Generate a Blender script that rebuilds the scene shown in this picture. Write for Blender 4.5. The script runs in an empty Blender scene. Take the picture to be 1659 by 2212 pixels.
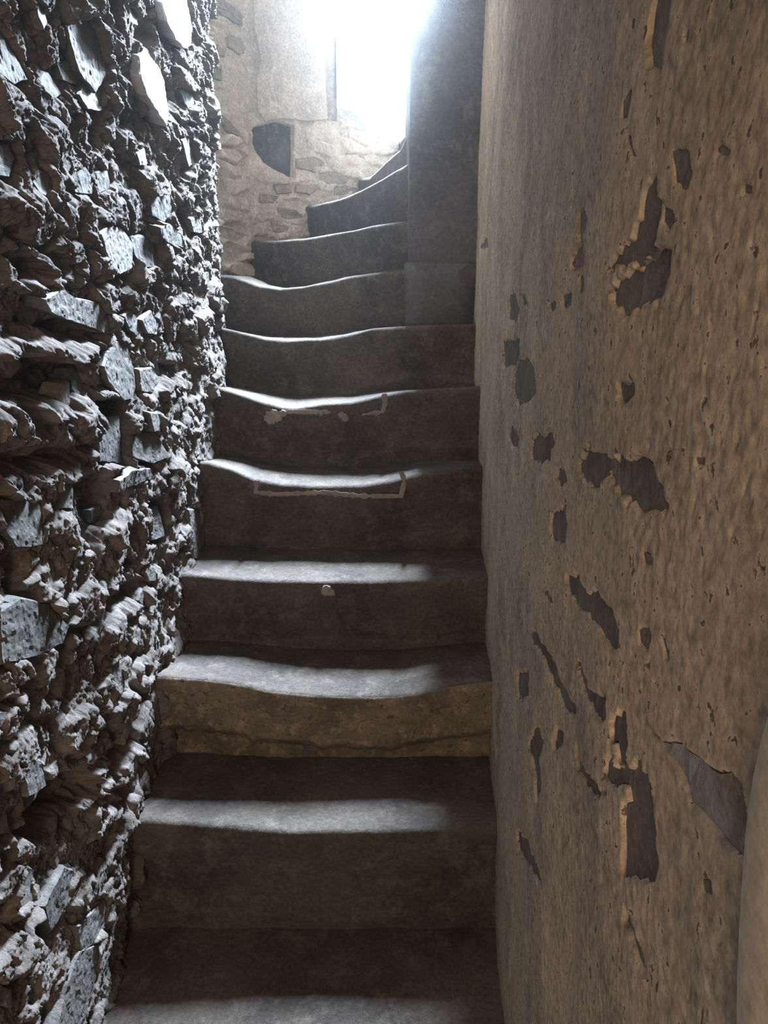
import bpy, bmesh, math
import numpy as np
from mathutils import Vector

# ------------------------------------------------------------------ camera
F_PX, PITCH = 1600.0, math.radians(17.0)
CX, CY = 829.5, 1106.0
cp, sp = math.cos(PITCH), math.sin(PITCH)
scene = bpy.context.scene
cam_d = bpy.data.cameras.new('camera'); cam = bpy.data.objects.new('camera', cam_d)
scene.collection.objects.link(cam); scene.camera = cam
cam_d.sensor_fit = 'VERTICAL'; cam_d.sensor_height = 24.0
cam_d.lens = 24.0 * F_PX / 2212.0
cam_d.clip_start = 0.02
cam.rotation_euler = (math.radians(90) - PITCH, 0, 0)

# ------------------------------------------------------------------ world, lights, exposure
world = bpy.data.worlds.new('world'); scene.world = world; world.use_nodes = True
bg = world.node_tree.nodes['Background']
bg.inputs[0].default_value = (0.80, 0.90, 1.0, 1); bg.inputs[1].default_value = 4.0

def area(name, loc, target, sx, sy, power, color, spread=180):
    L = bpy.data.lights.new(name, 'AREA'); L.shape = 'RECTANGLE'; L.size = sx; L.size_y = sy
    L.energy = power; L.color = color; L.spread = math.radians(spread)
    o = bpy.data.objects.new(name, L); scene.collection.objects.link(o)
    o.location = loc
    o.rotation_euler = (Vector(target) - Vector(loc)).to_track_quat('-Z', 'Y').to_euler()
    return o
# daylight pouring in through the slit window, from the sky high outside
area('daylight', (0.11, 4.62, 2.02), (-0.05, 2.2, -0.4), 0.13, 1.15, 1650, (0.70, 0.84, 1.0))
area('daylight_low', (0.15, 4.60, 1.13), (0.0, 2.2, 0.2), 0.18, 0.62, 60, (0.74, 0.87, 1.0))
# warm lamp of the room below the stairs, behind the camera
area('room_lamp', (0.0, -1.15, 0.05), (0.10, 1.6, -0.15), 0.7, 0.8, 26, (1.0, 0.74, 0.50))
scene.view_settings.view_transform = 'Standard'
scene.view_settings.look = 'None'
scene.view_settings.gamma = 1.0
scene.view_settings.exposure = 0.0
scene.view_settings.use_curve_mapping = False
scene.cycles.max_bounces = 6
scene.cycles.diffuse_bounces = 4
scene.cycles.volume_bounces = 0
scene.cycles.adaptive_threshold = 0.02
scene.cycles.sample_clamp_indirect = 8.0

# ------------------------------------------------------------------ pixel -> place
def ray(px, py):
    a = (px - CX) / F_PX; b = -(py - CY) / F_PX
    return np.array([a, cp + b * sp, b * cp - sp])
def on_side(px, py, a, k):            # wall plane X = a + k*Y
    r = ray(px, py); return r * (a / (r[0] - k * r[1]))
def on_vert(px, py, P, Q):            # vertical plane through plan points P and Q
    r = ray(px, py); n = np.array([-(Q[1] - P[1]), Q[0] - P[0]])
    return r * ((n[0] * P[0] + n[1] * P[1]) / (n[0] * r[0] + n[1] * r[1]))
def z_at(py, x, y):                   # height of the point over plan (x, y) seen at row py
    b = -(py - CY) / F_PX; return y * (b * cp - sp) / (cp + b * sp)
def px_of(x, y, z):
    return CX + F_PX * x / (y * cp - z * sp)

# ------------------------------------------------------------------ noise
def hsh(ix, iy, seed):
    h = (ix.astype(np.int64) * 374761393 + iy.astype(np.int64) * 668265263 + seed * 2147483647 + 1013904223) & 0xFFFFFFFF
    h = ((h ^ (h >> 13)) * 1274126177) & 0xFFFFFFFF
    h = ((h ^ (h >> 16)) * 2246822519) & 0xFFFFFFFF
    return ((h ^ (h >> 15)) & 0xFFFFFF) / float(0x1000000)
def gn(x, y, seed=0):
    x = np.asarray(x, float); y = np.asarray(y, float)
    xi = np.floor(x); yi = np.floor(y); fx = x - xi; fy = y - yi
    u = fx * fx * fx * (fx * (fx * 6 - 15) + 10); v = fy * fy * fy * (fy * (fy * 6 - 15) + 10)
    def g(dx, dy):
        a = hsh(xi + dx, yi + dy, seed) * 6.2831853
        return np.cos(a) * (fx - dx) + np.sin(a) * (fy - dy)
    a = g(0, 0); b = g(1, 0); c = g(0, 1); d = g(1, 1)
    return 1.4 * ((a * (1 - u) + b * u) * (1 - v) + (c * (1 - u) + d * u) * v)
def fbm(x, y, seed=0, octv=4, gain=0.5):
    s = 0; a = 1.0; t = 0; f = 1.0
    for i in range(octv):
        s = s + a * gn(x * f + i * 7.3, y * f - i * 3.1, seed + i); t += a; a *= gain; f *= 2.03
    return s / t
def ridge(x, y, seed=0, octv=3, gain=0.5):
    s = 0; a = 1.0; t = 0; f = 1.0
    for i in range(octv):
        s = s + a * (1 - 2 * np.abs(gn(x * f + i * 5.7, y * f + i * 2.9, seed + i))); t += a; a *= gain; f *= 2.1
    return s / t
def worley(x, y, seed=0):
    xi = np.floor(x); yi = np.floor(y)
    f1 = np.full(x.shape, 9.0); f2 = np.full(x.shape, 9.0); idn = np.zeros(x.shape)
    for dx in (-1, 0, 1):
        for dy in (-1, 0, 1):
            cx = xi + dx; cy = yi + dy
            px = cx + 0.1 + 0.8 * hsh(cx, cy, seed); py = cy + 0.1 + 0.8 * hsh(cx, cy, seed + 17)
            d = np.hypot(px - x, py - y); r = hsh(cx, cy, seed + 31)
            nf = d < f1
            f2 = np.where(nf, f1, np.minimum(f2, d)); idn = np.where(nf, r, idn); f1 = np.where(nf, d, f1)
    return f1, f2, idn
def ss(a, b, x):
    t = np.clip((x - a) / (b - a), 0, 1); return t * t * (3 - 2 * t)
def poly_sd(P, U, V):                 # signed distance, negative inside
    n = len(P); d = np.full(U.shape, 1e9); ins = np.zeros(U.shape, bool)
    for i in range(n):
        x0, y0 = P[i]; x1, y1 = P[(i + 1) % n]
        ex, ey = x1 - x0, y1 - y0; wx = U - x0; wy = V - y0
        t = np.clip((wx * ex + wy * ey) / (ex * ex + ey * ey + 1e-12), 0, 1)
        d = np.minimum(d, np.hypot(wx - t * ex, wy - t * ey))
        if y0 != y1:
            c = ((y0 > V) != (y1 > V)) & (U < (x1 - x0) * (V - y0) / (y1 - y0) + x0)
            ins ^= c
    return np.where(ins, -d, d)

# ------------------------------------------------------------------ mesh helpers
def link(name, me, mat=None, parent=None, loc=None):
    o = bpy.data.objects.new(name, me); scene.collection.objects.link(o)
    if mat and not me.materials: me.materials.append(mat)
    if parent: o.parent = parent
    if loc is not None: o.location = loc
    return o
def grid_mesh(name, P, mat, parent=None, smooth=True, flip=False, keep=None):
    r, c = P.shape[:2]
    me = bpy.data.meshes.new(name)
    idx = np.arange(r * c).reshape(r, c)
    q = np.stack([idx[:-1, :-1], idx[:-1, 1:], idx[1:, 1:], idx[1:, :-1]], -1).reshape(-1, 4)
    if keep is not None: q = q[keep.reshape(-1)]
    if flip: q = q[:, ::-1]
    me.vertices.add(r * c); me.vertices.foreach_set('co', P.reshape(-1).astype(np.float32))
    me.loops.add(len(q) * 4); me.loops.foreach_set('vertex_index', np.ascontiguousarray(q).reshape(-1).astype(np.int32))
    me.polygons.add(len(q)); me.polygons.foreach_set('loop_start', (np.arange(len(q)) * 4).astype(np.int32))
    me.polygons.foreach_set('use_smooth', np.full(len(q), smooth))
    me.update(calc_edges=True); me.validate()
    return link(name, me, mat, parent)
def struct(o, label=None):
    o['kind'] = 'structure'
    if label: o['label'] = label
    return o
def tag(o, label, cat, group=None):
    o['label'] = label; o['category'] = cat
    if group: o['group'] = group
    return o
def box(name, x0, x1, y0, y1, z0, z1, mat, parent=None):
    bm = bmesh.new(); bmesh.ops.create_cube(bm, size=1.0)
    for v in bm.verts:
        v.co = Vector((x0 + (v.co.x + .5) * (x1 - x0), y0 + (v.co.y + .5) * (y1 - y0), z0 + (v.co.z + .5) * (z1 - z0)))
    me = bpy.data.meshes.new(name); bm.to_mesh(me); bm.free()
    return link(name, me, mat, parent)
rng = np.random.default_rng(11)

# a stone set in a wall: outline polygon in wall coordinates (u along, v up), front at height h + tilt, sides going back
def wall_stone(name, poly, to3, front, depth, mat, parent, bevel=0.006, tilt=(0, 0), rough=0.002, seed=0, jag=0.0, steps=0, fine=0):
    poly = np.array(poly, float)
    if steps:
        out = []
        for i in range(len(poly)):
            a, b = poly[i], poly[(i + 1) % len(poly)]
            L = np.hypot(*(b - a)); n = max(1, int(L / steps))
            for k in range(n): out.append(a + (b - a) * k / n)
        poly = np.array(out)
        if jag:
            nrm = np.stack([gn(poly[:, 0] * 90, poly[:, 1] * 90, seed), gn(poly[:, 0] * 90, poly[:, 1] * 90, seed + 5)], 1)
            poly = poly + nrm * jag
    c = poly.mean(0)
    area2 = sum(poly[i][0] * poly[(i + 1) % len(poly)][1] - poly[(i + 1) % len(poly)][0] * poly[i][1] for i in range(len(poly)))
    if area2 < 0: poly = poly[::-1]
    n = len(poly)
    size = np.hypot(*(poly - c).T).mean()
    k = 1 - min(0.35, bevel / max(size, 1e-4))
    def H(p): return front + tilt[0] * (p[:, 0] - c[0]) + tilt[1] * (p[:, 1] - c[1])
    inner = c + (poly - c) * k
    r = rough * gn(inner[:, 0] * 60, inner[:, 1] * 60, seed)
    rings = [(poly, H(poly) * 0 + front - depth), (poly, H(poly) - bevel * 1.2), (inner, H(inner) + r)]
    mid = c + (poly - c) * 0.5
    rings.append((mid, H(mid) + rough * 1.5 * gn(mid[:, 0] * 40, mid[:, 1] * 40, seed + 3)))
    vs = []
    for p, h in rings:
        vs += [to3(p[i][0], p[i][1], h[i]) for i in range(n)]
    org = to3(c[0], c[1], front)
    bm = bmesh.new(); V = [bm.verts.new(Vector(v) - Vector(org)) for v in vs]
    for ri in range(2 if fine else 3):
        for i in range(n):
            j = (i + 1) % n
            bm.faces.new((V[ri * n + i], V[ri * n + j], V[(ri + 1) * n + j], V[(ri + 1) * n + i]))
    if not fine:
        cv = bm.verts.new(Vector((0, 0, 0)))
        for i in range(n):
            bm.faces.new((V[3 * n + i], V[3 * n + (i + 1) % n], cv))
    else:                   # split, layered face of a slate
        for v in V[3 * n:]: bm.verts.remove(v)
        cap = bm.faces.new(V[2 * n:3 * n]); bmesh.ops.triangulate(bm, faces=[cap])
        for lim in ((.05, .03, .018, .012, .009) if fine > 1 else (.03, .015)):
            bmesh.ops.subdivide_edges(bm, edges=[e for e in bm.edges if e.calc_length() > lim], cuts=1)
            bmesh.ops.triangulate(bm, faces=bm.faces[:], quad_method='SHORT_EDGE')
        nx = Vector(to3(c[0], c[1], front + 1)) - Vector(org)
        a = np.array([v.co[:] for v in bm.verts])
        nn = .0030 * fbm(a[:, 1] * 30 + a[:, 2] * 12, a[:, 2] * 45 - a[:, 1] * 10, seed, 3, .6) + .0010 * ridge(a[:, 1] * 60, a[:, 2] * 110, seed + 4, 2)
        for v, q in zip(bm.verts, nn): v.co += nx * float(q)
    bm.normal_update()
    bmesh.ops.recalc_face_normals(bm, faces=bm.faces)
    me = bpy.data.meshes.new(name); bm.to_mesh(me); bm.free()
    return link(name, me, mat, parent, org)
def plate(name, poly, to3, front, depth, mat, parent, seed=0, rough=0.0015, tilt=(0, 0)):    # concave outlines: flat slab with uneven face
    poly = np.array(poly, float); c = poly.mean(0); n = len(poly)
    org = Vector(to3(c[0], c[1], front))
    bm = bmesh.new()
    hf = front + tilt[0] * (poly[:, 0] - c[0]) + tilt[1] * (poly[:, 1] - c[1]) + rough * gn(poly[:, 0] * 50, poly[:, 1] * 50, seed)
    A = [bm.verts.new(Vector(to3(p[0], p[1], h)) - org) for p, h in zip(poly, hf)]
    B = [bm.verts.new(Vector(to3(p[0], p[1], front - depth)) - org) for p in poly]
    f = bm.faces.new(A)
    for i in range(n):
        bm.faces.new((A[i], B[i], B[(i + 1) % n], A[(i + 1) % n]))
    bmesh.ops.recalc_face_normals(bm, faces=bm.faces)
    bmesh.ops.triangulate(bm, faces=[f])
    me = bpy.data.meshes.new(name); bm.to_mesh(me); bm.free()
    return link(name, me, mat, parent, org)
def jagged(P, step, amp, seed):
    out = []
    P = np.array(P, float)
    for i in range(len(P)):
        a, b = P[i], P[(i + 1) % len(P)]
        n = max(1, int(np.hypot(*(b - a)) / step))
        for k in range(n):
            q = a + (b - a) * k / n
            if k: q = q + amp * np.array([rng.uniform(-1, 1), rng.uniform(-1, 1)])
            out.append(q)
    return np.array(out)

# ------------------------------------------------------------------ materials
def mat_rock(name, c1, c2, c3=None, s1=3.0, s2=25.0, spots=None, bump=0.35, bscale=160, rough=0.9, stretch=(1, 1, 1), thr=(0.42, 0.6), spec=.25, bdet=4, grain=(.72, 1.25)):
    m = bpy.data.materials.new(name); m.use_nodes = True; nt = m.node_tree; N = nt.nodes; L = nt.links
    b = N['Principled BSDF']; b.inputs['Roughness'].default_value = rough
    b.inputs['Specular IOR Level'].default_value = spec
    geo = N.new('ShaderNodeNewGeometry'); mp = N.new('ShaderNodeMapping'); mp.inputs['Scale'].default_value = stretch
    L.new(geo.outputs['Position'], mp.inputs['Vector'])
    def noise(sc, det, ro=0.6):
        n = N.new('ShaderNodeTexNoise'); n.inputs['Scale'].default_value = sc; n.inputs['Detail'].default_value = det
        n.inputs['Roughness'].default_value = ro; L.new(mp.outputs[0], n.inputs['Vector']); return n
    def ramp(src, a, bb, ca=(0, 0, 0, 1), cb=(1, 1, 1, 1)):
        r = N.new('ShaderNodeValToRGB'); r.color_ramp.elements[0].position = a; r.color_ramp.elements[1].position = bb
        r.color_ramp.elements[0].color = ca; r.color_ramp.elements[1].color = cb; L.new(src, r.inputs[0]); return r
    def mix(fac, a, bb, mode='MIX'):
        x = N.new('ShaderNodeMix'); x.data_type = 'RGBA'; x.blend_type = mode
        if isinstance(fac, float): x.inputs[0].default_value = fac
        else: L.new(fac, x.inputs[0])
        for k, val in ((6, a), (7, bb)):
            if isinstance(val, tuple): x.inputs[k].default_value = (*val, 1)
            else: L.new(val, x.inputs[k])
        return x.outputs[2]
    n1 = noise(s1, 5); col = mix(ramp(n1.outputs[0], *thr).outputs[0], c1, c2)
    n2 = noise(s2, 6, 0.7)
    if c3: col = mix(ramp(n2.outputs[0], 0.5, 0.68).outputs[0], col, c3)
    n3 = noise(s2 * 5, 3, 0.7)
    col = mix(1.0, col, ramp(n3.outputs[0], 0.25, 0.75, (grain[0],) * 3 + (1,), (grain[1],) * 3 + (1,)).outputs[0], 'MULTIPLY')
    if spots:
        sc, th, cc = spots
        ns = noise(sc, 3, 0.6); col = mix(ramp(ns.outputs[0], th, th + 0.04).outputs[0], col, cc)
    L.new(col, b.inputs['Base Color'])
    if bump:
        nb = noise(bscale, bdet, 0.7); bp = N.new('ShaderNodeBump'); bp.inputs['Strength'].default_value = bump
        bp.inputs['Distance'].default_value = 0.004; L.new(nb.outputs[0], bp.inputs['Height']); L.new(bp.outputs[0], b.inputs['Normal'])
    return m
M_rubble = mat_rock('rubble_mortar', (0.205, 0.18, 0.168), (0.13, 0.113, 0.104), (0.275, 0.245, 0.23), 5, 30, bump=1.0, bscale=200, bdet=8, spec=.1)
M_slate = mat_rock('slate', (0.145, 0.138, 0.132), (0.09, 0.085, 0.08), (0.19, 0.182, 0.175), 8, 40, bump=1.0, bscale=70, rough=0.62, spec=.35, bdet=8)
M_darkslate = mat_rock('dark_slate', (0.12, 0.115, 0.11), (0.075, 0.075, 0.075), (0.16, 0.15, 0.145), 8, 40, bump=1.0, bscale=70, bdet=8, rough=0.8)
M_litslate = mat_rock('lit_slate', (0.46, 0.47, 0.49), (0.36, 0.37, 0.38), (0.55, 0.55, 0.56), 8, 40, bump=0.25, bscale=90, rough=0.36, spec=.6)  # slate with the window's bright reflection put into a paler colour
M_brownslate = mat_rock('brown_slate', (0.22, 0.19, 0.17), (0.14, 0.12, 0.11), (0.30, 0.27, 0.25), 8, 40, bump=0.4, bscale=120, rough=0.8)
M_shard = mat_rock('blue_brown_slate', (0.40, 0.42, 0.46), (0.22, 0.18, 0.14), (0.36, 0.35, 0.34), 9, 40, bump=0.4, bscale=120)
M_patch = mat_rock('bared_stone', (0.20, 0.18, 0.155), (0.145, 0.13, 0.115), (0.25, 0.225, 0.195), 12, 50, bump=0.4, bscale=120)
M_plaster = mat_rock('lime_plaster', (0.60, 0.475, 0.355), (0.35, 0.30, 0.24), (0.66, 0.54, 0.41), 3.6, 15, grain=(.5, 1.5), spots=(75, 0.63, (0.16, 0.125, 0.095)), bump=0.45, bscale=130, bdet=8, thr=(.36, .64))
M_jamb = mat_rock('smooth_plaster', (0.70, 0.60, 0.46), (0.64, 0.54, 0.41), None, 2, 14, bump=0.15, bscale=150)
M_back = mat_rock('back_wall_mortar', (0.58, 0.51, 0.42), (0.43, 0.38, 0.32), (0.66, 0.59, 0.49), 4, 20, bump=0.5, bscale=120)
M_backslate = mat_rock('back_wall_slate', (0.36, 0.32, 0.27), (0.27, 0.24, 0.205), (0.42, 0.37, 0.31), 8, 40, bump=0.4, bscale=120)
M_step = mat_rock('step_stone', (0.112, 0.094, 0.081), (0.070, 0.059, 0.052), (0.15, 0.127, 0.110), 3.5, 18, grain=(.6, 1.4), bump=0.8, bscale=170)
M_step3 = mat_rock('mottled_step_stone', (0.20, 0.165, 0.13), (0.12, 0.10, 0.08), (0.34, 0.275, 0.20), 6, 26, spots=(60, 0.62, (0.11, 0.08, 0.06)), bump=0.5, bscale=170)
M_seam = mat_rock('pale_mortar', (0.36, 0.31, 0.275), (0.27, 0.23, 0.21), None, 20, 60, bump=0.5, bscale=170)
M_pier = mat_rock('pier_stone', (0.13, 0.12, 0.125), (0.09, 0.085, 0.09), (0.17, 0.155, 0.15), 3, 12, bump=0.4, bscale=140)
M_reveal = mat_rock('whitewashed_reveal', (0.42, 0.42, 0.42), (0.32, 0.32, 0.32), None, 6, 20, bump=0.5, bscale=60)
M_shell = mat_rock('hidden_masonry', (0.25, 0.21, 0.18), (0.2, 0.17, 0.15), None, 4, 20, bump=0.2)

# ------------------------------------------------------------------ plan
XL = -0.565                       # left wall face
RA, RK = 0.185, 0.055             # right wall face X = RA + RK*Y
P0, P1, P2, P3, P4 = (-0.95, 3.02), (-0.60, 3.60), (-0.222, 3.90), (0.30, 4.30), (0.95, 4.55)
TOP = 2.75

# ------------------------------------------------------------------ left wall
def pxL(poly): return [tuple(on_side(x, y, XL, 0)[1:]) for x, y in poly]
# stones that can be told apart on the left wall: pixel outline, height of the face, tilt along the wall, tilt up, material
LEFT = [
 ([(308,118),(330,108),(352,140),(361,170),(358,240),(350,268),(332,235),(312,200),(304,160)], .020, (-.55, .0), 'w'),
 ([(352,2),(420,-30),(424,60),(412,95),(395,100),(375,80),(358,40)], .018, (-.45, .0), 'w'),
 ([(95,640),(130,618),(170,640),(225,650),(250,690),(255,722),(215,708),(160,690),(110,668)], .028, (-.15, .25), 's'),
 ([(242,790),(255,760),(275,736),(305,745),(313,780),(320,830),(312,860),(290,868),(268,845),(250,820)], .030, (-.3, .05), 's'),
 ([(218,500),(240,480),(275,490),(300,525),(297,575),(262,590),(235,560)], .018, (-.25, .05), 's'),
 ([(338,484),(370,480),(400,505),(408,535),(380,528),(348,510)], .026, (-.3, .3), 's'),
 ([(412,1100),(437,1098),(439,1215),(415,1205)], .022, (-.2, .0), 's'),
 ([(5,1070),(60,1075),(104,1085),(102,1175),(45,1182),(15,1130)], .006, (-.05, .0), 'd'),
 ([(0,1315),(45,1285),(110,1300),(152,1345),(140,1385),(80,1412),(0,1430)], .010, (-.05, .1), 'd'),
 ([(138,1035),(178,1040),(176,1098),(140,1100)], .010, (-.1, 0), 's'),
 ([(160,55),(200,20),(232,95),(240,160),(215,200),(180,150)], .004, (.1, 0), 'd'),
 ([(84,0),(100,5),(112,40),(100,60),(88,30)], .015, (-.4, 0), 's'),
 ([(0,40),(40,70),(75,130),(95,175),(70,190),(20,150),(0,120)], -.010, (.1, 0), 'd'),
 ([(0,310),(55,312),(66,345),(50,385),(0,380)], -.022, (0, 0), 'd'),
 ([(150,140),(190,128),(212,160),(205,190),(160,175)], .004, (.1, 0), 'd'),
 ([(185,200),(215,165),(240,200),(238,240),(205,235)], .010, (-.1, 0), 's'),
 ([(190,375),(215,362),(230,395),(225,425),(190,420)], -.006, (.1, 0), 'd'),
 ([(235,375),(262,370),(265,410),(240,420)], -.006, (.1, 0), 'd'),
 ([(335,425),(375,415),(382,455),(362,478),(338,465)], -.006, (.1, 0), 'd'),
 ([(300,510),(330,508),(352,530),(355,575),(330,580),(305,550)], .010, (-.1, -.1), 'd'),
 ([(398,195),(425,190),(428,225),(415,235)], .004, (.1, 0), 'd'),
 ([(320,800),(350,795),(368,820),(350,850),(322,845)], .016, (-.15, .1), 's'),
 ([(250,905),(295,900),(292,1005),(252,1000)], -.045, (0, 0), 'd'),
 ([(258,1035),(285,1012),(330,1010),(338,1030),(300,1045),(255,1062)], .035, (-.1, .5), 's'),
 ([(322,885),(345,888),(352,930),(330,930)], .012, (-.3, 0), 's'),
 ([(300,940),(345,930),(365,985),(330,1000),(298,985)], .000, (.15, -.1), 'd'),
 ([(330,1100),(355,1095),(365,1160),(340,1170)], -.012, (.1, 0), 'd'),
 ([(240,1440),(262,1420),(272,1480),(255,1500)], .020, (-.4, 0), 's'),
 ([(60,1640),(110,1640),(120,1700),(80,1720)], .015, (-.2, .1), 's'),
 ([(10,1765),(50,1750),(60,1800),(20,1810)], .008, (-.1, .1), 's'),
 ([(115,1960),(165,1870),(185,1880),(170,1960),(130,2020)], .018, (-.2, .2), 's'),
 ([(175,2000),(215,1960),(237,1940),(240,1985),(215,2030),(180,2060)], .030, (-.15, .1), 's'),
 ([(150,2120),(178,2050),(222,2035),(215,2100),(180,2212),(120,2230)], .030, (-.1, .1), 's'),
 ([(0,2105),(45,2140),(48,2180),(0,2160)], .015, (-.1, .2), 's'),
 ([(80,1690),(130,1650),(135,1700),(95,1760)], -.02, (0, -.1), 'd'),
 ([(320,690),(345,672),(365,700),(360,725),(335,720)], .022, (-.3, .1), 's'),
 ([(285,680),(305,665),(325,700),(318,730),(300,715)], .016, (-.3, 0), 's'),
 ([(415,470),(445,468),(452,505),(425,500)], .02, (-.3, .2), 's'),
 ([(398,300),(420,292),(432,350),(412,360)], .015, (-.3, 0), 's'),
 ([(310,330),(335,320),(342,355),(320,360)], .01, (-.3, 0), 's'),
]
# ledges and hollows of the mortar: outline, height change, softness
CARVE = [
 ([(-90,775),(60,770),(150,780),(212,775),(225,800),(205,850),(120,862),(-90,865)], -.075, .010),
 ([(-90,735),(80,735),(165,745),(215,742),(215,768),(150,775),(-90,770)], .035, .008),
 ([(238,868),(300,862),(298,1008),(240,1004)], -.070, .006),
 ([(-90,875),(100,880),(225,870),(238,930),(225,985),(120,960),(-90,960)], .028, .02),
 ([(-40,985),(90,985),(190,955),(235,965),(190,990),(80,1015),(-40,1010)], -.04, .010),
 ([(-60,1010),(185,1000),(182,1060),(-60,1065)], .02, .02),
 ([(180,1045),(255,1020),(255,1070),(225,1190),(180,1150)], -.04, .015),
 ([(0,55),(40,60),(95,165),(85,195),(20,160)], -.035, .012),
 ([(-60,300),(60,305),(68,340),(50,392),(-60,390)], -.065, .008),
 ([(330,1080),(370,1075),(372,1170),(335,1175)], -.045, .010),
 ([(45,555),(75,545),(130,590),(120,612),(60,600)], -.045, .010),
 ([(85,640),(120,668),(200,698),(250,725),(245,742),(150,720),(80,700)], -.04, .008),
 ([(225,1290),(330,1250),(345,1262),(260,1330),(200,1350)], -.035, .012),
 ([(85,1800),(100,1730),(150,1680),(215,1650),(222,1700),(160,1770),(120,1830)], -.06, .012),
 ([(265,1600),(300,1510),(330,1470),(330,1500),(300,1600),(230,1690)], -.04, .012),
 ([(95,2010),(150,1930),(165,1960),(120,2040)], -.05, .01),
 ([(130,1380),(160,1370),(150,1500),(125,1500)], -.03, .015),
 ([(300,945),(360,940),(350,1000),(300,1010)], -.035, .012),
 ([(40,1180),(80,1185),(60,1290),(35,1290)], -.03, .012),
 ([(370,780),(420,790),(410,830),(375,820)], -.035, .01),
 ([(340,190),(370,150),(395,200),(372,260)], -.03, .01),
 ([(305,60),(340,20),(350,90),(325,105)], -.04, .01),
 ([(245,0),(270,0),(262,80),(245,95)], -.03, .01),
 ([(225,235),(250,230),(245,320),(225,330)], -.03, .01),
]
def HL(Y, Z, fine=True):
    wy = Y + .022 * gn(Y * 7, Z * 7, 1) + .008 * gn(Y * 25, Z * 25, 2)
    wz = Z + .018 * gn(Y * 7, Z * 7, 3) + .008 * gn(Y * 25, Z * 25, 4)
    h = .022 * gn(Y * 1.9, Z * 2.6, 5)
    f1, f2, idn = worley(wy / .15, wz / .075, 6)
    e = ss(0.02, .30, f2 - f1)
    h = h + e * (.008 + (idn - .45) * .030)
    f1, f2, id2 = worley(wy / .055, wz / .036, 9)
    e = ss(0.0, .35, f2 - f1)
    h = h + e * (id2 - .4) * .010
    calm = ss(-.25, .35, gn(Y * 4.5 + 3, Z * 7, 33))
    h = h + .016 * gn(Y * 5, Z * 9, 34)
    h = h + (.006 + .007 * calm) * ridge(wy * 6, wz * 8, 12, 3, .5)
    h = h - .013 * ss(.2, .55, gn(wy * 17, wz * 24, 15)) - .007 * ss(.15, .45, gn(wy * 48, wz * 52, 16))
    if fine:
        h = h + (.35 + .65 * calm) * (.0050 * fbm(wy * 38, wz * 38, 18, 2, .6)) + (.5 + .5 * calm) * .0044 * ridge(wy * 85, wz * 85, 21, 2, .7) + .0030 * gn(Y * 230, Z * 230, 24)
    return h - .008
def x_left(Y, Z): return XL - .06 * ss(2.72, 3.05, Y) + .02 * ss(1.3, 1.9, Y) * ss(-.1, -.9, Z) - .02

# random stones between the placed ones
left_list = [(pxL(p), h, ((0, -.18) if m == 'w' else (t[0] * .22, t[1] * .4 - .06)), m) for p, h, t, m in LEFT]
cent = [np.array(p).mean(0) for p, *_ in left_list]
tries = 0
while len(left_list) < 215 and tries < 6000:
    tries += 1
    y = math.exp(rng.uniform(math.log(.62), math.log(3.0))); z = rng.uniform(-1.55, 1.15)
    lo = -1.42 + (y - 1.1) * .74 - .1; hi = .36 * y + .12
    if z < lo or z > hi: continue
    a = rng.uniform(.020, .055); b = rng.uniform(.014, .034)
    if any(abs(c[0] - y) < a + .045 and abs(c[1] - z) < b + .032 for c in cent): continue
    n = rng.integers(5, 8); th = rng.uniform(-.25, .35); ang = np.sort(rng.uniform(0, 1, n) * .6 + np.arange(n)) / n * 2 * math.pi
    rr = rng.uniform(.65, 1.2, n)
    u = a * rr * np.cos(ang); v = b * rr * np.sin(ang)
    poly = [(y + uu * math.cos(th) - vv * math.sin(th), z + uu * math.sin(th) + vv * math.cos(th)) for uu, vv in zip(u, v)]
    cent.append(np.array([y, z]))
    left_list.append((poly, rng.uniform(-.022, -.002), (rng.uniform(-.10, .12), rng.uniform(-.25, .12)), rng.choice(['s', 'd', 'b'])))

def local(poly):
    c = np.array(poly).mean(0); q = c + (np.array(poly) - c) * .8; q = np.vstack([q, c[None]])
    return float(HL(q[:, 0], q[:, 1], False).mean())
left_list = [(p, (local(p) * .8 + h * .35 + (.012 if m == 'w' else 0) if i < len(LEFT) else local(p) + h), t, m) for i, (p, h, t, m) in enumerate(left_list)]
nY, nZ = 780, 1060
Yc = np.exp(np.linspace(math.log(.50), math.log(3.06), nY))
Yg = np.repeat(Yc[None, :], nZ, 0)
tz = np.linspace(0, 1, nZ)[:, None]
zlo = -1.62 + .70 * np.clip(Yc - 1.05, 0, 9); zhi = .37 * Yc + .10
Zg = zlo[None, :] + tz * (zhi - zlo)[None, :]
Hg = HL(Yg, Zg)
def apply_poly(Hm, Ug, Vg, poly, fn, pad):
    p = np.array(poly)
    m = (Ug > p[:, 0].min() - pad) & (Ug < p[:, 0].max() + pad) & (Vg > p[:, 1].min() - pad) & (Vg < p[:, 1].max() + pad)
    if not m.any(): return
    U, V = Ug[m], Vg[m]
    Hm[m] = fn(Hm[m], poly_sd(poly, U, V), U, V)
for poly, dh, soft in CARVE:
    P = pxL(poly)
    apply_poly(Hg, Yg, Zg, P, lambda h, d, U, V: h + dh * ss(soft, -soft, d + .006 * gn(U * 40, V * 40, 40)), .05)
for i, (poly, hf, tl, mk) in enumerate(left_list):
    c = np.array(poly).mean(0)
    def f(h, d, U, V):
        tgt = hf + tl[0] * (U - c[0]) + tl[1] * (V - c[1]) - .016
        w = ss(.004, -.006, d)
        return h * (1 - w) + np.minimum(h, tgt) * w
    apply_poly(Hg, Yg, Zg, poly, f, .02)
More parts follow.
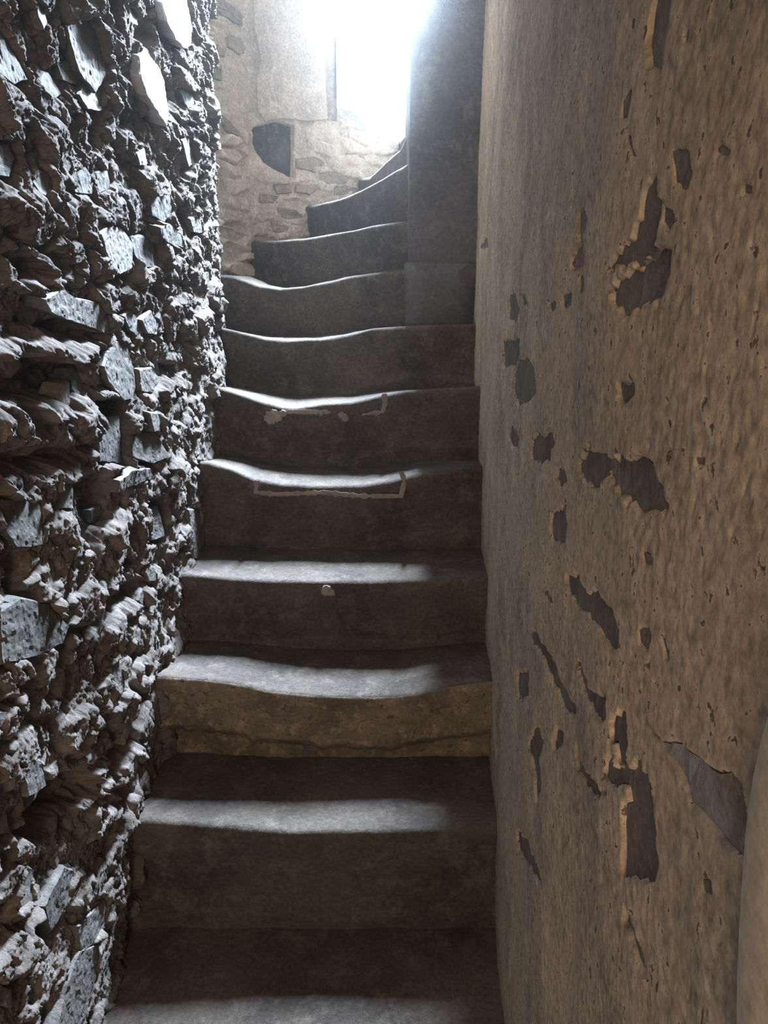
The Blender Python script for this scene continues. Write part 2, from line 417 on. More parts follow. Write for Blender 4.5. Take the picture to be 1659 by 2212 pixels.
# sideways drag of the lumps gives overhangs
dy = .006 * gn(Yg * 22, Zg * 22, 60) + .003 * gn(Yg * 60, Zg * 60, 61)
dz = .006 * gn(Yg * 22, Zg * 22, 62) + .003 * gn(Yg * 60, Zg * 60, 63) - .25 * np.clip(Hg, -.02, .05)
PL = np.stack([x_left(Yg, Zg) + Hg, Yg + dy * ss(.5, .6, Yg), Zg + dz], -1)
wall_left = struct(grid_mesh('wall_left', PL, M_rubble, flip=False), 'rough rubble stone wall with ragged grey mortar, left of the stairs')
toL = lambda u, v, h: (float(x_left(u, v)) + h, u, v - .25 * min(max(h, -.02), .05))
MM = {'w': M_litslate, 's': M_slate, 'd': M_darkslate, 'b': M_brownslate}
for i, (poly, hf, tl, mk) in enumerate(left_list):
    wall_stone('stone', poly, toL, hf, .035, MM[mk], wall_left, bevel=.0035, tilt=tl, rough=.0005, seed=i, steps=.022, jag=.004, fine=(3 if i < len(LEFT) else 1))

# masonry behind the left wall face, above the frame and behind the camera
box('wall_left_core', -.95, -.70, -1.7, 3.06, -1.9, TOP, M_shell, wall_left)
Pe = np.zeros((2, 12, 3)); yy = np.linspace(-1.7, .56, 12)
Pe[0] = np.stack([np.full(12, XL), yy, np.full(12, -1.7)], -1); Pe[1] = np.stack([np.full(12, XL), yy, np.full(12, TOP)], -1)
grid_mesh('wall_surface', Pe, M_rubble, wall_left)
yy = np.linspace(.5, 3.06, 60); zz = np.linspace(0, 1, 40)[:, None]
Pe = np.zeros((40, 60, 3)); Pe[..., 1] = yy; Pe[..., 2] = (.37 * yy + .07) * (1 - zz) + TOP * zz
Pe[..., 0] = x_left(Pe[..., 1], Pe[..., 2]) + .02 * gn(Pe[..., 1] * 6, Pe[..., 2] * 8, 5)
grid_mesh('wall_surface', Pe, M_rubble, wall_left)

# ------------------------------------------------------------------ right wall
def toR(u, v, h): return (RA + RK * u - h, u, v)
def c7(L): return [(1000 + x / 2.011, y / 2.011) for x, y in L]
def c8(L): return [(1000 + x / 1.989, 1100 + y / 1.989) for x, y in L]
def pxR(poly): return [tuple(on_side(x, y, RA, RK)[1:]) for x, y in poly]
PATCH = [c7(p) for p in [
 [(855,-60),(925,-60),(905,100),(890,200),(880,300),(820,290),(812,200),(822,80)],
 [(735,390),(750,385),(735,500),(710,510),(715,440)],
 [(735,580),(750,610),(768,680),(758,675),(740,625)],
 [(925,660),(970,650),(995,760),(975,815),(930,790)],
 [(1095,640),(1115,622),(1155,660),(1140,680),(1100,660)],
 [(850,775),(870,880),(850,1000),(825,1110),(720,1165),(645,1165),(680,1105),(740,1050),(780,960),(790,880),(820,800)],
 [(880,900),(915,920),(925,960),(900,1000),(875,960)],
 [(640,1270),(700,1200),(780,1150),(860,1080),(905,1090),(905,1170),(880,1250),(850,1340),(840,1290),(790,1310),(720,1372),(690,1345)],
 [(500,930),(530,920),(540,960),(515,1010),(525,1120),(520,1165),(465,1165),(465,1120),(500,1060),(495,980)],
 [(290,1550),(315,1620),(318,1700),(290,1755),(235,1760),(212,1690),(215,1620),(240,1560)],
 [(300,1900),(380,1880),(385,1930),(355,2005),(290,2005),(290,1950)],
 [(400,2030),(430,2040),(440,2090),(410,2120),(385,2080)],
 [(205,1840),(240,1900),(230,1950),(205,1940),(190,1900)],
 [(530,1945),(600,1965),(640,1990),(615,2070),(580,2120),(520,2100),(490,2050),(500,1990)],
 [(640,1990),(760,1980),(820,2030),(840,2100),(860,2160),(885,2200),(870,2240),(820,2220),(740,2200),(670,2160),(640,2110),(622,2060)],
 [(675,1660),(745,1655),(750,1700),(690,1765),(675,1720)],
 [(415,1270),(465,1275),(460,1330),(430,1340)],
 [(365,1310),(400,1300),(400,1350),(370,1355)],
 [(240,1265),(265,1270),(285,1330),(260,1335)],
 [(165,1480),(240,1470),(245,1530),(215,1590),(165,1600)],
 [(75,1060),(105,1020),(108,1075),(80,1090)],
 [(185,1280),(215,1270),(240,1350),(220,1400),(185,1390)],
 [(500,1200),(520,1190),(525,1260),(500,1270)],
 [(745,80),(760,90),(750,130),(738,120)],
 [(980,130),(992,120),(985,175),(968,180)],
 [(1210,800),(1235,810),(1245,835),(1215,840)],
 [(1010,1990),(1040,1990),(1040,2020),(1015,2015)],
 [(880,1950),(890,1950),(905,1985),(895,1985)],
]] + [c8(p) for p in [
 [(365,20),(430,-20),(430,60),(420,150),(370,135),(358,90)],
 [(765,190),(800,195),(808,240),(775,235)],
 [(420,270),(460,290),(480,285),(510,350),(540,360),(570,350),(600,400),(640,440),(665,520),(662,590),(630,600),(590,550),(560,490),(510,440),(460,400),(425,340)],
 [(285,540),(310,535),(345,590),(375,660),(400,740),(435,810),(465,860),(455,890),(420,860),(380,760),(345,680),(320,600),(295,580)],
 [(460,640),(490,680),(520,760),(570,800),(610,810),(610,900),(570,890),(520,830),(490,760)],
 [(640,880),(695,870),(705,1000),(700,1085),(660,1088),(655,1000),(640,1000),(640,1090),(700,1100),(785,1120),(800,1200),(815,1300),(825,1440),(838,1500),(835,1560),(800,1595),(770,1580),(715,1595),(680,1560),(680,1480),(690,1420),(685,1320),(710,1260),(700,1190),(640,1185),(590,1160),(610,1090),(625,1000)],
 [(470,960),(480,1080),(520,1140),(570,1180),(610,1220),(570,1250),(520,1190),(475,1130),(465,1040)],
 [(285,1000),(320,920),(345,1000),(330,1060),(340,1200),(325,1280),(310,1120),(285,1020)],
 [(375,1000),(390,935),(415,960),(410,1010),(385,1050)],
 [(690,1700),(730,1800),(770,1900),(810,2050),(815,2130),(780,2020),(720,1860),(680,1770)],
 [(1040,1590),(1075,1600),(1080,1650),(1050,1640)],
 [(750,520),(790,500),(800,560),(780,600),(750,570)],
 [(845,550),(858,560),(875,650),(860,640)],
 [(235,1380),(280,1420),(330,1540),(345,1600),(300,1560),(240,1440)],
 [(230,700),(280,690),(280,800),(230,810)],
 [(330,190),(360,240),(370,330),(350,260)],
 [(325,345),(350,350),(370,405),(345,400)],
]]
SHARD = c8([(770,900),(850,1000),(930,1010),(1000,1070),(1060,1120),(1140,1130),(1195,1190),(1215,1320),(1215,1420),(1205,1490),(1150,1440),(1060,1340),(980,1250),(930,1150),(880,1050)])
nU, nV = 560, 760
Uc = 1.0 / np.linspace(.20 ** -.5, 3.0 ** -.5, nU) ** 2
Ug = np.repeat(Uc[None, :], nV, 0)
vlo = -1.62 + .70 * np.clip(Uc - 1.05, 0, 9); vhi = .38 * Uc + .10
Vg = vlo[None, :] + np.linspace(0, 1, nV)[:, None] * (vhi - vlo)[None, :]
wu = Ug + .03 * gn(Ug * 5, Vg * 5, 70); wv = Vg + .03 * gn(Ug * 5, Vg * 5, 71)
HR = .010 * fbm(wu * 2.0, wv * 1.5, 72, 2) + .0014 * fbm(wu * 14, wv * 14, 75, 3, .6) + .0012 * fbm(wu * 70, wv * 70, 79, 2)
# trowel edges and spalled steps of the plaster
HR -= .0009 * ss(.44, .52, gn(Ug * 110, Vg * 90, 85)) * ss(-.3, .3, gn(Ug * 4, Vg * 4, 86) + .1)
HR -= .0010 * ss(.50, .56, gn(Ug * 60, Vg * 60, 87)) * ss(0, .3, gn(Ug * 3, Vg * 3, 88))
pr = []; fits = []
def flat(HR, J):          # the plaster has gone inside the outline: level hollow
    p = J; m = (Ug > p[:, 0].min() - .01) & (Ug < p[:, 0].max() + .01) & (Vg > p[:, 1].min() - .01) & (Vg < p[:, 1].max() + .01)
    A = np.stack([np.ones(m.sum()), Ug[m], Vg[m]], 1); k = np.linalg.lstsq(A, HR[m], rcond=None)[0]
    d = poly_sd([tuple(q) for q in J], Ug[m], Vg[m]); w = ss(.0025, -.0025, d)
    dp = min(.016, .10 * float(np.ptp(p[:, 1])) + .003); HR[m] = HR[m] * (1 - w) + (A @ k - dp) * w
    fits.append(k); return k
for i, p in enumerate(PATCH):
    P = pxR(p); L = np.hypot(*np.ptp(np.array(P), 0))
    J = jagged(P, max(.008, L / 26), min(.006, L * .03), i); pr.append((J, L))
    flat(HR, J)
SH = jagged(pxR(SHARD), .012, .002, 99)
SHf = flat(HR, SH)
PR = np.stack([RA + RK * Ug - HR, Ug, Vg], -1)
wall_right = struct(grid_mesh('wall_right', PR, M_plaster, flip=True), 'worn brown lime plaster wall with flaked patches, right of the stairs')
for i, (J, L) in enumerate(pr):
    c = J.mean(0); Q = c + (J - c) * 1.03; k = fits[i]
    plate('stone', Q, toR, k[0] + k[1] * c[0] + k[2] * c[1] - (.0045 if L > .06 else .0015), .03, M_patch if i % 4 else M_brownslate, wall_right, seed=i, rough=.002, tilt=(k[1], k[2]))
c = SH.mean(0)
s = plate('stone', SH, toR, SHf[0] + SHf[1] * c[0] + SHf[2] * c[1] - .003, .03, M_shard, wall_right, seed=77, rough=.003, tilt=(SHf[1], SHf[2]))
s['label'] = 'jagged blue grey slate shard bared by missing plaster'
# rest of the right wall: above the frame and behind the camera
yy = np.linspace(.2, 3.0, 50); zz = np.linspace(0, 1, 30)[:, None]
Pe = np.zeros((30, 50, 3)); Pe[..., 1] = yy; Pe[..., 2] = (.38 * yy + .08) * (1 - zz) + TOP * zz
Pe[..., 0] = RA + RK * Pe[..., 1] - .016 * fbm(Pe[..., 1] * 2, Pe[..., 2] * 1.5, 72, 3)
grid_mesh('wall_surface', Pe, M_plaster, wall_right, flip=True)
box('wall_right_core', .42, .60, -1.7, 3.0, -1.9, TOP, M_shell, wall_right)
# smooth jamb at the foot of the wall, nearest to the camera
je = [tuple(on_side(x, y, RA - .004, RK)[1:]) for x, y in [(1690,1180),(1645,1480),(1622,1570),(1606,1650),(1592,1780),(1586,1900),(1580,2060),(1576,2250),(1574,2500)]]
nj = len(je); Pj = np.zeros((nj * 6 - 5, 24, 3))
ev = np.array(je); ts = np.linspace(0, nj - 1, nj * 6 - 5)
eu = np.interp(ts, range(nj), ev[:, 0]); ez = np.interp(ts, range(nj), ev[:, 1])
for k, w in enumerate(np.linspace(0, 1, 24)):
    w2 = w ** 2 * 1.6; Pj[:, k, 1] = eu - w2; Pj[:, k, 2] = ez
    Pj[:, k, 0] = RA + RK * Pj[:, k, 1] + .012 - .019 * min(1, (w2 / .02) ** .5 if w2 < .02 else 1) - .003 * gn(Pj[:, k, 1] * 5, Pj[:, k, 2] * 4, 90)
trim = struct(grid_mesh('trim_1', Pj, M_jamb, flip=False), 'smooth tan plaster jamb at the foot of the right wall')
Pe = np.zeros((2, 10, 3)); yy = np.linspace(-1.7, .22, 10)
for j, z in enumerate((-1.7, TOP)): Pe[j] = np.stack([RA + RK * yy + .004, yy, np.full(10, z)], -1)
grid_mesh('wall_surface', Pe, M_plaster, wall_right, flip=True)

# ------------------------------------------------------------------ steps
# nosing: plan end points, pixel curve of the worn edge, level
STEPS = {
 1: dict(L=(-.72,1.085), R=(.42,1.085), z=-1.455, px=None),
 2: dict(L=(-.72,1.405), R=(.42,1.405), z=-1.2, px=[(200,1768),(266,1773),(381,1782),(531,1794),(622,1802),(742,1801),(863,1798),(984,1794),(1074,1790),(1150,1790)]),
 3: dict(L=(-.72,1.66), R=(.42,1.66), z=-1.0, px=[(300,1462),(345,1465),(441,1471),(501,1478),(574,1495),(682,1506),(803,1509),(851,1507),(893,1502),(960,1488),(1056,1474),(1120,1472)]),
 4: dict(L=(-.72,1.942), R=(.42,1.942), z=-.8, px=[(350,1240),(399,1243),(441,1246),(501,1252),(562,1256),(682,1258),(803,1258),(887,1255),(1044,1250),(1100,1250)]),
 5: dict(L=(-.72,2.24), R=(.45,2.22), z=-.6, px=[(380,995),(450,1001),(500,1016),(548,1036),(611,1048),(695,1052),(780,1050),(843,1041),(890,1029),(945,1018),(1033,1010),(1080,1010)]),
 6: dict(L=(-.72,2.53), R=(.45,2.48), z=-.4, px=[(430,836),(476,840),(505,849),(569,870),(610,881),(636,883),(695,874),(759,870),(822,855),(880,845),(1033,835),(1080,835)]),
 7: dict(L=(-.76,2.90), R=(.45,2.72), z=-.2, px=[(430,706),(476,708),(510,716),(569,732),(619,736),(695,733),(759,722),(805,710),(900,703),(1012,700),(1080,700)]),
 8: dict(L=(-.80,3.24), R=(.30,2.90), z=0.0, px=[(430,592),(459,594),(501,597),(560,618),(602,624),(653,620),(716,607),(750,598),(820,588),(885,580),(948,572),(1050,570)]),
 9: dict(L=(-.72,3.66), R=(.16,2.97), z=.19, px=[(500,523),(543,521),(590,520),(653,515),(716,504),(759,498),(800,487),(860,478),(900,476)]),
 10: dict(L=(-.45,3.90), R=(.16,3.02), z=.36, px=[(600,448),(674,443),(729,430),(780,409),(822,386),(881,350),(900,340)]),
 11: dict(L=(-.20,4.20), R=(.16,3.10), z=.53, px=[(740,395),(800,380),(839,342),(864,320),(881,287),(900,270)]),
 12: dict(L=(.05,4.3), R=(.2,3.2), z=.70, px=None),
}
def nosing(k, ns):
    d = STEPS[k]; s = np.linspace(0, 1, ns)
    x = d['L'][0] + s * (d['R'][0] - d['L'][0]); y = d['L'][1] + s * (d['R'][1] - d['L'][1])
    z = np.full(ns, d['z'])
    if d['px']:
        cx = np.array([p[0] for p in d['px']]); cy = np.array([p[1] for p in d['px']])
        for _ in range(4):
            z = z_at(np.interp(px_of(x, y, z), cx, cy), x, y)
    return x, y, z
LAB = {
 1: 'lowest dark stone step, its cracked grey tread at the bottom edge of the photo',
 2: 'wide stone step with a straight pale lit edge, second from the bottom',
 3: 'stone step with mottled yellowish worn riser, third from the bottom',
 4: 'dark brown stone step with a thin straight bluish lit edge, fourth from the bottom',
 5: 'worn stone step with a long rectangular mortar outline under its edge',
 6: 'worn stone step with crumbly pale mortar blobs under its dished edge',
 7: 'dished stone step directly above the one with pale mortar blobs',
 8: 'dished stone step level with the foot of the dark pier',
 9: 'winding stone step with a thin slanting lit edge, just above eye level',
 10: 'winding stone step whose bright edge climbs to the pier corner',
 11: 'narrow winding stone step under the window, lower of the topmost two',
 12: 'topmost winding stone step mostly hidden behind the dark pier'}
NS = 240
risers = {}
for k in range(1, 13):
    x, y, z = nosing(k, NS)
    if k < 12: nx, ny, nz = nosing(k + 1, NS)
    else: nx, ny, nz = x + .1, y + .35, z + .17
    lev = STEPS[k]['z']
    X = []; Yv = []; Zv = []
    dx = x[-1] - x[0]; dyy = y[-1] - y[0]; L = math.hypot(dx, dyy); fx, fy = dyy / L, -dx / L       # outward, towards the walker
    r = .017 + .006 * gn(x * 9, y * 0 + k * 3.3, 120)
    # tread from back to nosing
    tt = np.linspace(0, 1, 46) if k < 9 else np.linspace(0, 1, 24)
    for t in tt:            # t=0 back, 1 near nosing
        bx = nx; by = ny + .07
        xx = bx + (x - fx * r - bx) * t; yv = by + (y - fy * r - by) * t
        dip = (z - lev)
        wgt = .45 + .55 * t ** 1.5
        if k < 8: zz = lev + dip * wgt
        elif k == 8: zz = z + .004 * (1 - t)
        else: zz = z - .03 * (1 - t) 
        zz = zz + (.0035 * fbm(xx * 14, yv * 14, 100 + k, 3) + .0012 * gn(xx * 70, yv * 70, 150 + k)) * (1 - t ** 8)
        X.append(xx); Yv.append(yv); Zv.append(zz)
    # rounded nosing
    chip = .014 * np.clip(gn(x * 22, y * 0 + k * 2.7, 121), 0, 1) + .004 * gn(x * 60, x * 0 + k, 122)
    for a in (15, 30, 45, 60, 75, 90):
        A = math.radians(a)
        X.append(x + fx * (r * math.sin(A) - r + .0)); Yv.append(y + fy * (r * math.sin(A) - r)); Zv.append(z - (r + chip) * (1 - math.cos(A)))
    # riser face
    hh = .30 if k < 8 else .26
    for t in np.linspace(0.03, 1, 50):
        zz = z - r - chip - t * (hh + .06)
        bul = .010 * fbm(x * 5, zz * 9 + k * 5, 130 + k, 4, .55) + .0025 * fbm(x * 40, zz * 40, 140 + k, 2)
        off = -.012 * ss(.0, .35, t) + bul * ss(0, .12, t)
        lip = 0
        if k == 3: lip = .020 * ss(.10, .0, np.abs(t - .30)) - .02 * ss(.36, .44, t)
        if k == 2: lip = .028 * ss(.50, .56, t + .02 * gn(x * 5, x * 0, 7)) 
        if k == 4: lip = .035 * ss(.38, .44, t + .07 * gn(x * 3, x * 0, 8))
        if k in (5, 6, 7): lip = .028 * ss(.44, .50, t + .06 * gn(x * 4, x * 0, 9))
        off = off + lip
        X.append(x + fx * off); Yv.append(y + fy * off); Zv.append(zz)
    P = np.stack([np.array(X), np.array(Yv), np.array(Zv)], -1)
    o = grid_mesh('stone_step', P, M_step)
    if k == 3:              # the mottled face of this step
        o.data.materials.append(M_step3)
        nr = P.shape[0] - 1; mi = np.zeros((nr, NS - 1), np.int32); mi[len(tt) + 1:, :] = 1
        o.data.polygons.foreach_set('material_index', mi.reshape(-1))
    tag(o, LAB[k], 'step', 'worn stone steps of the stair')
    risers[k] = (o, x, y, z, fx, fy)

# pale mortar lines around the repaired edges of two steps
def seam_strip(k, path, w, h=.003, seed=0, name='mortar_seam'):
    o, x, y, z, fx, fy = risers[k]
    d = STEPS[k]; A = (d['L'][0] + fx * .0, d['L'][1]); B = d['R']
    pts = np.array([on_vert(px, py, A, B) for px, py in path])
    n = 0; out = []
    for i in range(len(pts) - 1):
        m = max(2, int(np.linalg.norm(pts[i + 1] - pts[i]) / .006))
        for q in range(m): out.append(pts[i] + (pts[i + 1] - pts[i]) * q / m)
    out.append(pts[-1]); C = np.array(out); N = len(C)
    T = np.gradient(C, axis=0); T /= np.linalg.norm(T, axis=1)[:, None] + 1e-9
    U = np.array([fx, fy, 0.0]); S = np.cross(T, U); S /= np.linalg.norm(S, axis=1)[:, None] + 1e-9
    ww = w * (1 + .55 * gn(np.arange(N) * .35, np.zeros(N), seed) + .25 * gn(np.arange(N) * 1.1, np.zeros(N), seed + 1))
    P = []
    for a in np.linspace(0, math.pi, 7):
        P.append(C + S * (ww * math.cos(a))[:, None] + U * (h * math.sin(a) + .000 + .012 * gn(C[:, 0] * 5, C[:, 2] * 9, 130))[:, None])
    s = grid_mesh(name, np.array(P), M_seam, o, flip=False)
    return s
def blob(k, px, py, r, seed, sq=1.0):
    o, x, y, z, fx, fy = risers[k]; d = STEPS[k]
    c = on_vert(px, py, d['L'], d['R'])
    bm = bmesh.new(); bmesh.ops.create_icosphere(bm, subdivisions=3, radius=1)
    for v in bm.verts:
        q = v.co.normalized(); n = 1 + .35 * float(gn(q.x * 2 + seed, q.z * 2 + q.y, seed))
        v.co = Vector((q.x * r * n * sq, q.y * .006 * n, q.z * r * n))
    me = bpy.data.meshes.new('mortar_blob'); bm.to_mesh(me); bm.free()
    for p in me.polygons: p.use_smooth = True
    link('mortar_blob', me, M_seam, o, (c[0] + fx * .002, c[1] + fy * .002, c[2]))
seam_strip(5, [(556,1038),(552,1064),(600,1068),(700,1064),(780,1070),(866,1071),(874,1040),(866,1018)], .0075, seed=3)
seam_strip(6, [(575,893),(640,890),(700,890),(780,895),(826,890),(832,870),(830,850)], .0085, seed=5)
for i, (a, b, r) in enumerate([(583,905,.020),(600,902,.016),(592,895,.016),(612,893,.012),(745,903,.014),(738,897,.012),(695,893,.009)]):
    blob(6, a, b, r, i + 1)
for i, (a, b, r) in enumerate([(705,1275,.016),(715,1279,.012)]): blob(4, a, b, r, i + 20)

floor = struct(box('floor', -1.0, .9, -1.7, 1.2, -1.75, -1.6, M_step), 'stone landing below the first step')

# ------------------------------------------------------------------ wall at the turn of the stair with the slit window
def to_seg(A, B):
    A = np.array(A); B = np.array(B); d = (B - A) / np.hypot(*(B - A)); n = np.array([d[1], -d[0]])      # n towards the stairs
    return lambda u, v, h: (float(A[0] + d[0] * u + n[0] * h), float(A[1] + d[1] * u + n[1] * h), v)
def pxS(poly, A, B):
    A = np.array(A); B = np.array(B); d = (B - A) / np.hypot(*(B - A)); out = []
    for x, y in poly:
        p = on_vert(x, y, A, B); out.append((float((p[:2] - A) @ d), float(p[2])))
    return out
def HB(u, v, seed, amp=1.0):
    wu = u + .02 * gn(u * 8, v * 8, seed); wv = v + .02 * gn(u * 8, v * 8, seed + 1)
    f1, f2, idn = worley(wu / .16, wv / .055, seed + 2)
    low = ss(.75, .60, v)
    h = ss(0, .3, f2 - f1) * (idn - .4) * .028 * (.35 + .65 * low) * amp
    return h + .010 * fbm(wu * 7, wv * 7, seed + 4, 4, .55) * amp + .0030 * fbm(wu * 60, wv * 60, seed + 9, 2) - .004 * ss(.2, .5, gn(wu * 26, wv * 26, seed + 12))
def seg_wall(name, A, B, z0, z1, nu, nv, mat, parent, seed, amp=1.0, polys=()):
    L = math.hypot(B[0] - A[0], B[1] - A[1])
    U, V = np.meshgrid(np.linspace(0, L, nu), np.linspace(z0, z1, nv))
    H = HB(U, V, seed, amp)
    e = ss(0, .02, U) * ss(L, L - .02, U); H = H * e
    for P, dh in polys: apply_poly(H, U, V, P, lambda h, d, a, b: h + dh * ss(.004, -.004, d), .03)
    A = np.array(A); d = (np.array(B) - A) / L; n = np.array([d[1], -d[0]])
    P = np.stack([A[0] + d[0] * U + n[0] * H, A[1] + d[1] * U + n[1] * H, V], -1)
    return grid_mesh(name, P, mat, parent, flip=False)
SEGA, SEGB = (P0, P1), (P1, P2)
jambP = pxS([(701,95),(727,80),(727,262),(706,258)], P1, P2)
hole = [(546,275),(575,268),(600,262),(634,272),(634,330),(634,386),(600,368),(570,350),(552,320),(545,300)]
holeP = pxS(hole, *SEGB)
stA = [[(470,248),(485,255),(512,290),(508,298),(490,285)], [(440,0),(480,0),(545,50),(540,62),(500,45),(460,20)], [(450,140),(475,148),(482,175),(462,170)],
       [(490,80),(520,85),(535,110),(515,118),(492,100)], [(470,95),(488,105),(485,125),(468,118)]]
stB = [[(690,375),(720,370),(752,380),(750,395),(710,398),(690,388)], [(640,345),(680,340),(700,352),(680,372),(640,362)], [(640,395),(670,390),(690,405),(672,420),(640,415)],
       [(720,405),(750,400),(775,408),(760,420),(722,420)], [(590,400),(625,398),(632,415),(600,420)], [(560,420),(600,425),(590,440),(560,436)],
       [(585,480),(625,490),(620,505),(590,500)], [(600,450),(640,455),(655,470),(620,475),(600,462)], [(745,330),(780,325),(790,345),(760,352)]]
wall_back = struct(seg_wall('wall_back', P0, P1, -.2, 1.7, 260, 520, M_back, None, 200, 1.6, [(pxS(s, P0, P1), -.008) for s in stA]), 'tan rubble wall at the turn of the stair')
seg_wall('wall_surface', P1, P2, -.2, 1.7, 260, 560, M_back, wall_back, 230, 1.0, [(holeP, -.045), (jambP, -.020)] + [(pxS(s, P1, P2), -.008) for s in stB])
seg_wall('wall_surface', P2, P3, -.2, .80, 200, 240, M_back, wall_back, 260, 1.0)
seg_wall('wall_surface', P3, P4, -.2, TOP, 60, 60, M_back, wall_back, 261)
seg_wall('wall_surface', P0, P1, 1.7, TOP, 30, 30, M_back, wall_back, 200)
seg_wall('wall_surface', P1, P2, 1.7, TOP, 30, 30, M_back, wall_back, 230)
seg_wall('wall_surface', P2, P3, 2.58, TOP, 30, 10, M_back, wall_back, 262)
for i, s_ in enumerate(stA):
    wall_stone('stone', pxS(s_, P0, P1), to_seg(P0, P1), .006 if i else .012, .03, M_backslate, wall_back, bevel=.004, tilt=(.25 if i == 0 else -.05, .1), rough=.003, seed=300 + i, steps=.02, jag=.006)
for i, s_ in enumerate(stB):
    wall_stone('stone', pxS(s_, P1, P2), to_seg(P1, P2), .004, .03, M_backslate, wall_back, bevel=.004, tilt=(0, .1), rough=.003, seed=320 + i, steps=.02, jag=.006)
st = plate('stone', jagged(holeP, .03, .003, 5), to_seg(P1, P2), -.026, .03, M_darkslate, wall_back, seed=340, rough=.003)
st['label'] = 'dark flat stone sunk in the pale wall beside the window'
st = plate('stone', jagged(jambP, .04, .002, 6), to_seg(P1, P2), -.012, .02, M_backslate, wall_back, seed=341, rough=.003)
st['label'] = 'narrow grey upright stone set back at the window edge'
# smooth plaster coat left of the window
coat = jagged(pxS([(545,-30),(700,-40),(704,60),(700,160),(705,258),(660,262),(610,256),(570,262),(556,240),(552,180),(562,130),(548,60)], P1, P2), .05, .004, 8)
plate('plaster_coat', coat, to_seg(P1, P2), .010, .02, M_back, wall_back, seed=350, rough=.004)

# window: splayed reveals, sill, head and the slit
OL, OR, OY = -.048, .30, 4.52
SILL, HEAD = .80, 2.58
window_1 = bpy.data.objects.new('window_1', None); scene.collection.objects.link(window_1); window_1.location = (0, 0, 0)
struct(window_1, 'tall slit window flooding the top of the stairs with daylight')
def reveal(A, B, z0, z1, seed, flip=False, name='reveal'):
    L = math.hypot(B[0] - A[0], B[1] - A[1]); U, V = np.meshgrid(np.linspace(0, L, 80), np.linspace(z0, z1, 220))
    H = .012 * fbm(U * 12, V * 12, seed, 4, .6) * ss(0, .02, U)
    Av = np.array(A); d = (np.array(B) - Av) / L; n = np.array([d[1], -d[0]])
    return grid_mesh(name, np.stack([Av[0] + d[0] * U + n[0] * H, Av[1] + d[1] * U + n[1] * H, V], -1), M_reveal, window_1, flip=flip)
reveal(P2, (OL, OY), SILL, HEAD, 400)
reveal(P3, (OR, OY), SILL, HEAD, 410, True)
def slab4(name, a, b, c, d, z, th, mat):
    bm = bmesh.new(); v = [bm.verts.new((p[0], p[1], zz)) for zz in (z, z - th) for p in (a, b, c, d)]
    bm.faces.new(v[:4]); bm.faces.new(v[4:][::-1])
    for i in range(4): j = (i + 1) % 4; bm.faces.new((v[i], v[4 + i], v[4 + j], v[j]))
    bmesh.ops.recalc_face_normals(bm, faces=bm.faces)
    me = bpy.data.meshes.new(name); bm.to_mesh(me); bm.free(); return link(name, me, mat, window_1)
slab4('sill', P2, P3, (OR, OY), (OL, OY), SILL, .08, M_reveal)
slab4('lintel', P2, P3, (OR, OY), (OL, OY), HEAD + .08, .08, M_reveal)
# outer face of the tower wall around the slit
box('outer_wall', -1.6, OL - .001, OY, OY + .12, -.4, TOP + .1, M_shell, wall_back)
box('outer_wall', OR + .001, 1.3, OY, OY + .12, -.4, TOP + .1, M_shell, wall_back)
box('outer_wall', OL - .001, OR + .001, OY, OY + .12, -.4, SILL - .002, M_shell, wall_back)
box('outer_wall', OL - .001, OR + .001, OY, OY + .12, HEAD, TOP + .1, M_shell, wall_back)
box('outer_wall', -1.6, -.96, 3.0, OY, -.4, TOP + .1, M_shell, wall_back)
box('outer_wall', -1.6, -.66, 2.98, 3.03, -.4, TOP + .1, M_shell, wall_back)
struct(box('wall_east', .95, 1.05, 2.9, 4.6, -.6, TOP + .1, M_shell), 'masonry closing the turn of the stair')
struct(box('ceiling', -1.6, 1.3, -1.8, OY + .1, TOP, TOP + .1, M_shell), 'masonry ceiling over the stair')
# unseen sloping slab, added to keep daylight off the upper left wall
bm = bmesh.new()
prof = [(-1.7, .62), (-.2, .50), (.6, .46), (1.3, .60), (2.02, .84), (2.02, 1.1), (-1.7, 1.1)]
A = [bm.verts.new((-.75, y, z)) for y, z in prof]; B = [bm.verts.new((.45, y, z)) for y, z in prof]
bm.faces.new(A); bm.faces.new(B[::-1])
for i in range(len(prof)): bm.faces.new((A[i], B[i], B[(i + 1) % len(prof)], A[(i + 1) % len(prof)]))
bmesh.ops.recalc_face_normals(bm, faces=bm.faces)
me = bpy.data.meshes.new('shade_vault'); bm.to_mesh(me); bm.free()
link('shade_vault', me, M_back, bpy.data.objects['ceiling'])
struct(box('wall_rear', -1.0, .9, -1.8, -1.7, -1.8, TOP, M_jamb), 'plain wall of the room behind the stairs')

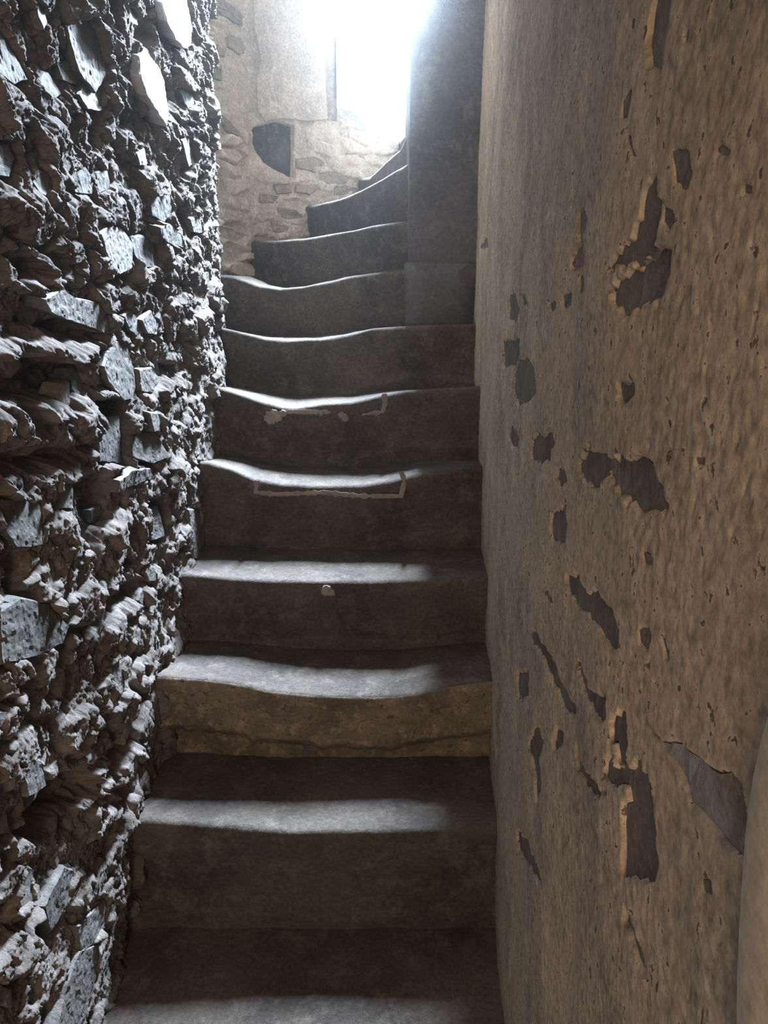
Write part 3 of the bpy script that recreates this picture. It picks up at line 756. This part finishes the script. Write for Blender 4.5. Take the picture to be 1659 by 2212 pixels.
# dark pier in which the stair turns
def pier_mesh():
    U, V = np.meshgrid(np.linspace(0, 1, 160), np.linspace(.06, TOP, 400))
    # wraps left side (depth) then front
    s = U * (.55 + .36)
    x = np.where(s < .55, .092, .092 + (s - .55)); yv = np.where(s < .55, 3.50 - s, 2.95)
    h = .004 * fbm(s * 6, V * 6, 500, 4)
    x = x - np.where(s < .55, h, 0); yv = yv - np.where(s < .55, 0, h)
    return np.stack([x, yv, V], -1)
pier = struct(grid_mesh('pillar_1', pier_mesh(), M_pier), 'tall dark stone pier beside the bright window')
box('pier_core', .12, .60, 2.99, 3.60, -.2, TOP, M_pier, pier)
# plinth courses under the pier
def rock_block(name, x0, x1, y0, y1, z0, z1, mat, parent, seed):
    bm = bmesh.new(); bmesh.ops.create_cube(bm, size=1.0)
    bmesh.ops.bevel(bm, geom=bm.edges[:], offset=.02, segments=2, affect='EDGES')
    bmesh.ops.subdivide_edges(bm, edges=bm.edges[:], cuts=3, use_grid_fill=True)
    sx, sy, sz = x1 - x0, y1 - y0, z1 - z0
    for v in bm.verts:
        p = Vector((v.co.x * sx, v.co.y * sy, v.co.z * sz)); n = .006 * float(gn(p.x * 12 + seed, p.z * 12 + p.y * 9, seed))
        v.co = p + v.co.normalized() * n
    me = bpy.data.meshes.new(name); bm.to_mesh(me); bm.free()
    for p in me.polygons: p.use_smooth = True
    return link(name, me, mat, parent, ((x0 + x1) / 2, (y0 + y1) / 2, (z0 + z1) / 2))
rock_block('stone', .078, .352, 2.905, 3.1, -.20, .085, M_pier, pier, 1)

# ------------------------------------------------------------------ haze added to imitate lens bloom around the window
bm = bmesh.new(); bmesh.ops.create_cube(bm, size=1.0)
for v in bm.verts: v.co = Vector((v.co.x * 2.2 - .1, v.co.y * 6.1 + 1.42, v.co.z * 4.3 + .53))
me = bpy.data.meshes.new('bloom_haze'); bm.to_mesh(me); bm.free()
mh = bpy.data.materials.new('bloom_haze'); mh.use_nodes = True; nt = mh.node_tree; nt.nodes.remove(nt.nodes['Principled BSDF'])
vs = nt.nodes.new('ShaderNodeVolumeScatter'); vs.inputs['Density'].default_value = .0115; vs.inputs['Anisotropy'].default_value = .965
vs.inputs['Color'].default_value = (.9, .95, 1, 1)
nt.links.new(vs.outputs[0], nt.nodes['Material Output'].inputs['Volume'])
air = link('bloom_haze', me, mh); air['kind'] = 'stuff'; air['label'] = 'added haze standing in for lens bloom around the bright window'; air['category'] = 'haze'
